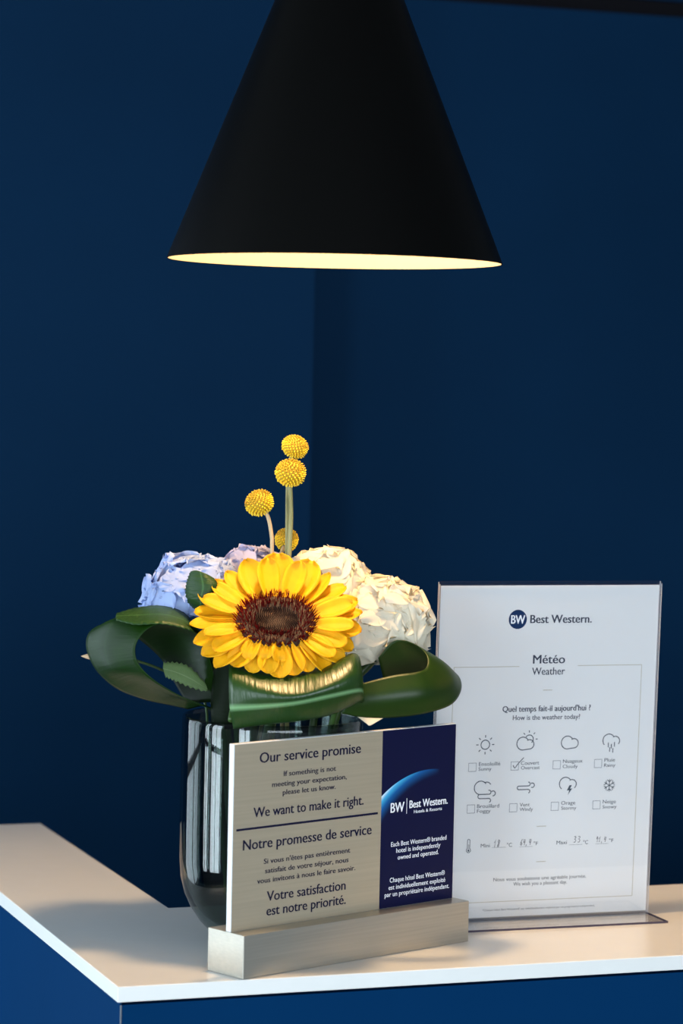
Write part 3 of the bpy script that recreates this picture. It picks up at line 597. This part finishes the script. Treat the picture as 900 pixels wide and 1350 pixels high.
for lab, c, r, sq, tilt, sm, pts in [
    ('topmost yellow billy button, its globe just above another one', (1.38, 1.0, 42.04), 1.17, .86, (.1, .35), 'stem_dry', [(1.12, 1, 41.3), (.85, 1.0, 38.5), (.87, 1, 32.8), (.5, 1.2, 24), (-.5, 2, 12), (-1, 3, 2.3)]),
    ('tall yellow billy button globe directly below the topmost one', (1.07, 0, 39.84), 1.33, .92, (.15, 0), 'stem_dry', [(1.03, 0.05, 38.9), (1.17, 0, 36), (1.08, 0, 32.8), (.9, .3, 24), (1.5, 2, 12), (2, 3, 2.3)]),
    ('yellow billy button on a curved tan stem, left of the tall pair', (-1.51, -1.0, 37.28), 1.25, .9, (.1, -.5), 'stem_tan', [(-1.15, -1, 36.75), (-.72, -1, 36.0), (-.42, -1, 34.5), (-.36, -1, 33), (-.2, -.8, 24), (-2, .5, 12), (-3, 2, 2.3)]),
    ('low yellow billy button half hidden behind the tall stems', (.78, 3.0, 33.98), 1.03, 1.0, (0, .2), 'stem_tan', [(.70, 2.6, 33.6), (.45, 2.0, 33.1), (.2, 1.8, 31.5), (.3, 2, 24), (1, 3.2, 12), (.5, 3.5, 2.3)])]:
    t = flower('billy_button', lab, 'flower', GB)
    link('flower_head', BM_, t, Matrix.Translation(bp(*c)) @ Matrix.Rotation(tilt[1], 4, 'Y') @ Matrix.Rotation(tilt[0], 4, 'X') @ Matrix.Diagonal((r * CM, r * CM, r * sq * CM, 1)))
    stem(t, pts, .20 if sm == 'stem_dry' else .17, M[sm])

# ---- hydrangeas
def floret_mesh(rad, mat, seed, frill, head_r):
    rr = random.Random(seed); mb = MB()
    for s in range(4):
        q0 = s * math.pi / 2 + rr.uniform(-.12, .12); L_ = rad * rr.uniform(.88, 1.1); W_ = rad * rr.uniform(.85, 1.05); nu, nv = 8, 9; ph = rr.uniform(0, 6); dr = rr.uniform(.16, .26); vs = []
        for i in range(nu + 1):
            t = i / nu; hw_ = W_ * .62 * math.sin(math.pi * (.10 + .9 * t) ** 1.15) ** .6 if t < .99 else W_ * .16
            for k in range(nv):
                u = -1 + 2 * k / (nv - 1)
                x = L_ * t * (1 - .10 * u * u * t); y = u * hw_
                z = rad * (.10 + .05 * abs(u) ** 2 * math.sin(3 * t)) + frill * rad * math.sin(u * 5 + ph) * t * t * .12 + frill * rad * .05 * math.sin(u * 14 + ph * 2) * t ** 3
                z += (.02 if s % 2 else 0) * rad - (.12 + 2.5 * dr) * (x * x + y * y) / (2 * head_r)
                vs.append(((x * math.cos(q0) - y * math.sin(q0)) * CM, (x * math.sin(q0) + y * math.cos(q0)) * CM, z * CM))
        fs = [(i * nv + k, (i + 1) * nv + k, (i + 1) * nv + k + 1, i * nv + k + 1) for i in range(nu) for k in range(nv - 1)]
        mb.add(vs, fs)
    import bmesh
    b = bmesh.new(); bmesh.ops.create_icosphere(b, subdivisions=1, radius=rad * .09 * CM); b.verts.index_update()
    mb.add([(v.co.x, v.co.y, v.co.z + rad * .1 * CM) for v in b.verts], [[v.index for v in f.verts] for f in b.faces]); b.free()
    return me('floret', mb.v, mb.f, mat, True)
def hydrangea(label, c, r, mat, frad, n, seed, stem_pts, frill=1.0, sq=(1, 1, 1), low=-.38, jit=.22, core_mat='stem'):
    rr = random.Random(seed); t = flower('hydrangea', label, 'flower', 'hydrangea heads in the bouquet')
    ms = [floret_mesh(frad, mat, seed * 10 + k, frill, r) for k in range(4)]
    import bmesh
    b = bmesh.new(); bmesh.ops.create_icosphere(b, subdivisions=3, radius=r * .80 * CM); b.verts.index_update()
    core = MB().add([(v.co.x * sq[0], v.co.y * sq[1], max(v.co.z, (low - .12) * r * CM) * sq[2]) for v in b.verts], [[v.index for v in f.verts] for f in b.faces]); b.free()
    core.build('flower_core', M[core_mat], t, Matrix.Translation(bp(*c)), True)
    k = 0; i = 0; tot = int(n * 1.45)
    for i in range(tot):
        z = 1 - 2 * (i + .5) / tot
        if z < low: break
        rad = math.sqrt(1 - z * z); q = i * 2.39996 + seed
        d = Vector((rad * math.cos(q), rad * math.sin(q), z))
        d = (d + Vector((rr.uniform(-.1, .1), rr.uniform(-.1, .1), rr.uniform(-.1, .1)))).normalized()
        pos = Vector((d.x * sq[0], d.y * sq[1], d.z * sq[2])) * (r - .35 * frad) * rr.uniform(.95, 1.03)
        tn = (d + Vector((rr.uniform(-jit, jit), rr.uniform(-jit, jit), rr.uniform(-jit, jit)))).normalized()
        mt = Matrix.Translation(bp(*c) + pos * CM) @ tn.to_track_quat('Z', 'Y').to_matrix().to_4x4() @ Matrix.Rotation(rr.uniform(0, 6.28), 4, 'Z') @ Matrix.Scale(rr.uniform(.85, 1.12), 4)
        link('floret', rr.choice(ms), t, mt)
    stem(t, stem_pts, .35, M['stem'])
    return t
hydrangea('pale blue hydrangea head at the left of the bouquet', (-6.9, 1.8, 27.85), 5.05, M['hyd_blue'], 1.8, 50, 3, [(-6.0, 1.5, 25), (-4.2, 1, 20), (-3.5, 0.2, 10), (-1, -1.5, 2.3)], 1.0, core_mat='hyd_blue', low=.12, jit=.24)
hydrangea('greyish lavender hydrangea head behind the top of the sunflower', (-2.1, 4.4, 29.8), 3.65, M['hyd_lav'], 1.5, 38, 5, [(-2, 4.2, 27), (-1.8, 3.8, 20), (-1.5, 2.5, 10), (.5, 1.2, 2.3)], core_mat='hyd_lav', low=-.2)
hydrangea('cream white hydrangea head behind the right of the sunflower', (4.3, 3.4, 29.1), 4.6, M['hyd_white'], 3.3, 27, 8, [(4.0, 3.2, 26), (3.6, 3, 20), (2.2, 1.5, 10), (-.5, -.6, 2.3)], .45, core_mat='hyd_white', low=-.3, jit=.10)
hydrangea('cream white hydrangea head nearest to the weather card', (9.2, 1.6, 26.75), 4.45, M['hyd_white'], 2.9, 28, 13, [(8.5, 1.4, 24), (5.6, .6, 20), (4, -1, 10), (1.5, -1.5, 2.3)], .9, core_mat='hyd_white', low=-.3, jit=.17)

# ---- strap leaves folded over the rim
GL = 'folded strap leaves round the vase rim'
near = [(-4.1, -4.2, 19.5), (-5.9, -5.0, 20.5), (-7.68, -5.6, 21.28), (-9.83, -6.0, 22.6), (-11.08, -6.0, 23.85), (-11.44, -6.0, 25.0), (-11.12, -6.0, 26.05), (-10.23, -5.8, 26.95), (-9.02, -5.5, 27.25), (-6.89, -5.0, 27.1), (-5.81, -4.5, 26.1), (-5.34, -4.0, 24.36), (-4.95, -3.5, 22.6), (-5.0, -3.0, 20.5)]
far = [(-7.2, -.6, 19.6), (-9.0, -.2, 19.9), (-10.8, .2, 20.2), (-13.2, .4, 21.0), (-14.9, .5, 22.3), (-15.8, .5, 23.7), (-16.1, .6, 25.0), (-15.7, .8, 26.0), (-14.5, 1.0, 26.5), (-12.6, 1.2, 25.9), (-11.0, 1.3, 24.8), (-9.6, 1.2, 23.5), (-8.7, .8, 22.0), (-7.4, .2, 20.0)]
mid = []
for i, (a_, b_) in enumerate(zip(near, far)):
    q = [(a_[k] + b_[k]) / 2 for k in range(3)]
    if 3 < i < 8: q[0] -= .5; q[2] += (i - 6) * .10
    if i < 5: q[2] += .55 * (1 - i / 6)
    elif i < 7: q[2] += .15
    else: q[2] += [.55, .75, .6, .4, .2, 0, 0][i - 7]; q[0] += [0, 0, .3, .5, .5, .3, 0][i - 7]
    mid.append(tuple(q))
t = flower('strap_leaf', 'dark green strap leaf looped out to the left of the vase', 'leaf', GL)
blade('leaf_blade', [near, mid, far], M['leaf'], t, 6, 8)
stem(t, [(-5.2, -2.2, 20.8), (-4.6, -1.8, 18.5), (-4.2, -1.2, 12), (-3.6, -.6, 3)], .25, M['stem'], 'leaf_stalk')

frow = [  # across: back under the flower, over the roll, down the front, midrib, lower edge
    [(-3.6, -3.6, 23.6), (-1.5, -3.4, 23.2), (1.6, -3.2, 22.8), (4.6, -3.2, 23.8), (6.3, -3.8, 24.8), (6.9, -4.4, 24.6), (6.6, -4.6, 23.6)],
    [(-3.55, -7.6, 24.3), (-1.2, -8.4, 23.7), (1.9, -8.9, 23.5), (4.6, -8.6, 24.3), (6.5, -7.9, 25.2), (7.2, -6.8, 24.8), (6.9, -5.4, 23.8)],
    [(-3.45, -9.8, 23.1), (-1.0, -10.9, 22.6), (2.0, -11.3, 22.4), (4.9, -11.0, 23.2), (6.9, -9.9, 24.0), (7.45, -8.2, 23.4), (7.1, -6.2, 22.6)],
    [(-3.32, -10.2, 20.9), (-.6, -11.0, 21.2), (2.19, -11.4, 21.6), (5.0, -11.0, 22.2), (7.1, -9.8, 22.5), (7.55, -8.1, 22.1), (7.1, -6.4, 21.6)],
    [(-3.05, -9.4, 19.25), (-.4, -9.8, 19.65), (2.3, -10.0, 20.0), (5.0, -9.8, 20.6), (7.3, -8.9, 21.6), (7.5, -7.6, 21.3), (7.0, -6.5, 21.0)],
    [(-3.1, -8.0, 18.95), (-.4, -8.1, 19.5), (2.3, -8.2, 19.9), (5.0, -8.1, 20.4), (7.0, -7.6, 21.2), (7.2, -6.9, 21.1), (6.9, -6.4, 20.9)]]
t = flower('strap_leaf', 'glossy green leaf rolled over the vase rim below the sunflower', 'leaf', GL)
blade('leaf_blade', frow, M['leaf_front'], t, 6, 6)
stem(t, [(-3.3, -7.9, 19.6), (-3.2, -6.6, 20.2), (-2.9, -5.6, 18.5), (-2.0, -4.8, 10), (.5, -3.2, 2.3)], .25, M['stem'], 'leaf_stalk')

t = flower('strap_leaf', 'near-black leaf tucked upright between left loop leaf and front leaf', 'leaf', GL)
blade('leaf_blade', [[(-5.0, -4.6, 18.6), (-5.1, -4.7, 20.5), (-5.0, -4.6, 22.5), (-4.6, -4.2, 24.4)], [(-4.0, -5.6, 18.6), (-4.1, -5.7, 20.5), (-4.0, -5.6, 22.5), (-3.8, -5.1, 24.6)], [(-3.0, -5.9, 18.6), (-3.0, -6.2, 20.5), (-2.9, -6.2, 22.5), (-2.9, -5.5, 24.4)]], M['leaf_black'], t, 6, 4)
stem(t, [(-4.0, -5.5, 19.0), (-3.7, -5.0, 16), (-2.6, -3.6, 9), (-.6, -3.0, 2.4)], .25, M['stem'], 'leaf_stalk')

rtop = [(6.6, -7.0, 22.5), (8.2, -7.0, 23.0), (10.13, -6.8, 23.5), (12.0, -6.4, 23.75), (12.8, -5.4, 24.1), (12.78, -4.3, 25.0), (11.7, -3.6, 25.85), (10.1, -3.2, 26.0), (8.8, -3.0, 24.5)]
rbot = [(5.8, -6.6, 20.2), (7.6, -6.8, 19.95), (9.9, -6.7, 19.95), (12.73, -6.1, 20.3), (15.0, -4.6, 20.95), (15.85, -2.6, 22.2), (15.2, -1.0, 23.2), (12.8, -.4, 22.6), (9.6, -.6, 21.4)]
rmid = []
for i, (a_, b_) in enumerate(zip(rtop, rbot)):
    q = [(a_[k] + b_[k]) / 2 for k in range(3)]
    q[1] -= [.3, .6, .8, .7, .2, 0, 0, 0, 0][i]; q[0] += [0, 0, 0, .25, .5, .5, .3, 0, 0][i]; rmid.append(tuple(q))
t = flower('strap_leaf', 'olive green strap leaf looped out to the right of the vase', 'leaf', GL)
blade('leaf_blade', [rtop, rmid, rbot], M['leaf_right'], t, 6, 8)
stem(t, [(6.4, -6.6, 20.8), (5.6, -5.4, 20.6), (4.9, -4.4, 18.6), (3.6, -3.4, 10), (1.8, -2.4, 2.4)], .25, M['stem'], 'leaf_stalk')

# ---- serrated hydrangea leaves
GS = 'serrated leaves among the flowers'
def ser(label, rows, mat, stalk, edge=(.16, 14)):
    t = flower('serrated_leaf', label, 'leaf', GS); blade('leaf_blade', rows, mat, t, 16, 3, edge)
    stem(t, stalk, .13, M['stem'], 'leaf_stalk', 8); return t
ser('green serrated leaf lying on top of the left loop leaf', [[(-13.3, -2.4, 27.75), (-11.6, -1.6, 28.2), (-9.3, -1.6, 28.4), (-7.5, -2.4, 27.8), (-6.6, -3.2, 26.6)], [(-13.3, -3.2, 27.6), (-11.5, -3.9, 27.75), (-9.3, -4.4, 27.9), (-7.4, -4.4, 27.4), (-6.3, -3.9, 26.3)], [(-13.2, -4.0, 27.35), (-11.4, -6.0, 27.2), (-9.2, -6.5, 27.35), (-7.2, -6.0, 26.9), (-6.1, -4.6, 26.2)]],
    M['leaf_ser'], [(-6.3, -3.7, 26.3), (-5.0, -2.8, 24.5), (-4.4, -2.0, 20), (-3.4, .6, 10), (-2.2, 1.4, 2.4)])
ser('dark serrated leaf standing curled between blue hydrangea and sunflower', [[(-6.4, -2.4, 28.0), (-7.3, -2.8, 29.0), (-7.4, -3.0, 30.3), (-7.05, -3.2, 31.5)], [(-6.2, -3.0, 28.0), (-6.5, -3.6, 29.1), (-6.5, -3.7, 30.3), (-6.6, -3.4, 31.6)], [(-5.9, -3.6, 28.0), (-5.9, -4.0, 29.2), (-5.5, -4.0, 30.3), (-5.9, -3.6, 31.4)], [(-5.7, -3.6, 28.0), (-5.5, -3.9, 29.2), (-4.9, -3.7, 30.4), (-5.2, -3.3, 31.0)]],
    M['leaf_ser'], [(-6.1, -3.2, 28.1), (-4.9, -2.2, 25.5), (-4.0, -1.2, 20), (-2.6, .4, 10), (-1.6, .6, 2.4)])
ser('pale green serrated leaf seen through the left loop leaf', [[(-9.3, -2.4, 23.6), (-8.2, -2.2, 23.6), (-7.0, -2.2, 23.2), (-5.5, -2.4, 21.7)], [(-9.3, -2.6, 23.2), (-8.2, -2.6, 22.9), (-7.0, -2.6, 22.4), (-5.5, -2.5, 21.5)], [(-9.1, -2.8, 22.6), (-8.2, -2.9, 22.3), (-7.0, -2.8, 21.8), (-5.6, -2.6, 21.4)]],
    M['leaf_pale'], [(-5.5, -2.5, 21.5), (-4.9, -1.4, 20.4), (-4.6, -.4, 18), (-3.8, 1, 10), (-1.6, 2, 2.4)], (.2, 9))
t = flower('leaf_tip', 'beige dried leaf tip poking out beyond the left loop leaf', 'leaf')
blade('leaf_blade', [[(-16.55, 1.0, 23.76), (-15.8, 1.0, 23.98), (-14.9, 1.0, 23.9), (-13.0, 1.2, 24.2)], [(-16.55, 1.0, 23.75), (-15.8, .8, 23.75), (-14.9, .8, 23.65), (-13.0, 1.0, 23.8)], [(-16.5, 1.0, 23.72), (-15.8, .9, 23.5), (-14.9, .8, 23.45), (-13.0, 1, 23.5)]], M['tip'], t, 6, 4)
stem(t, [(-13.0, 1.1, 23.8), (-9.5, 2.2, 22.5), (-6.2, 2.0, 20.4), (-5.4, 1.4, 16), (-3, 1.5, 3)], .12, M['stem'], 'leaf_stalk', 8)
t = flower('fallen_petal', 'small white petal hanging below the right loop leaf', 'petal')
blade('petal_blade', [[(7.0, -5.0, 19.9), (7.6, -5.0, 20.0), (8.6, -5.0, 20.0), (9.6, -5.0, 19.95)], [(7.2, -5.2, 19.75), (7.7, -5.4, 19.55), (8.4, -5.5, 19.5), (9.4, -5.2, 19.8)], [(7.5, -5.4, 19.55), (7.9, -5.7, 19.3), (8.2, -5.8, 19.15), (8.9, -5.5, 19.55)]], M['hyd_white'], t, 6, 4)
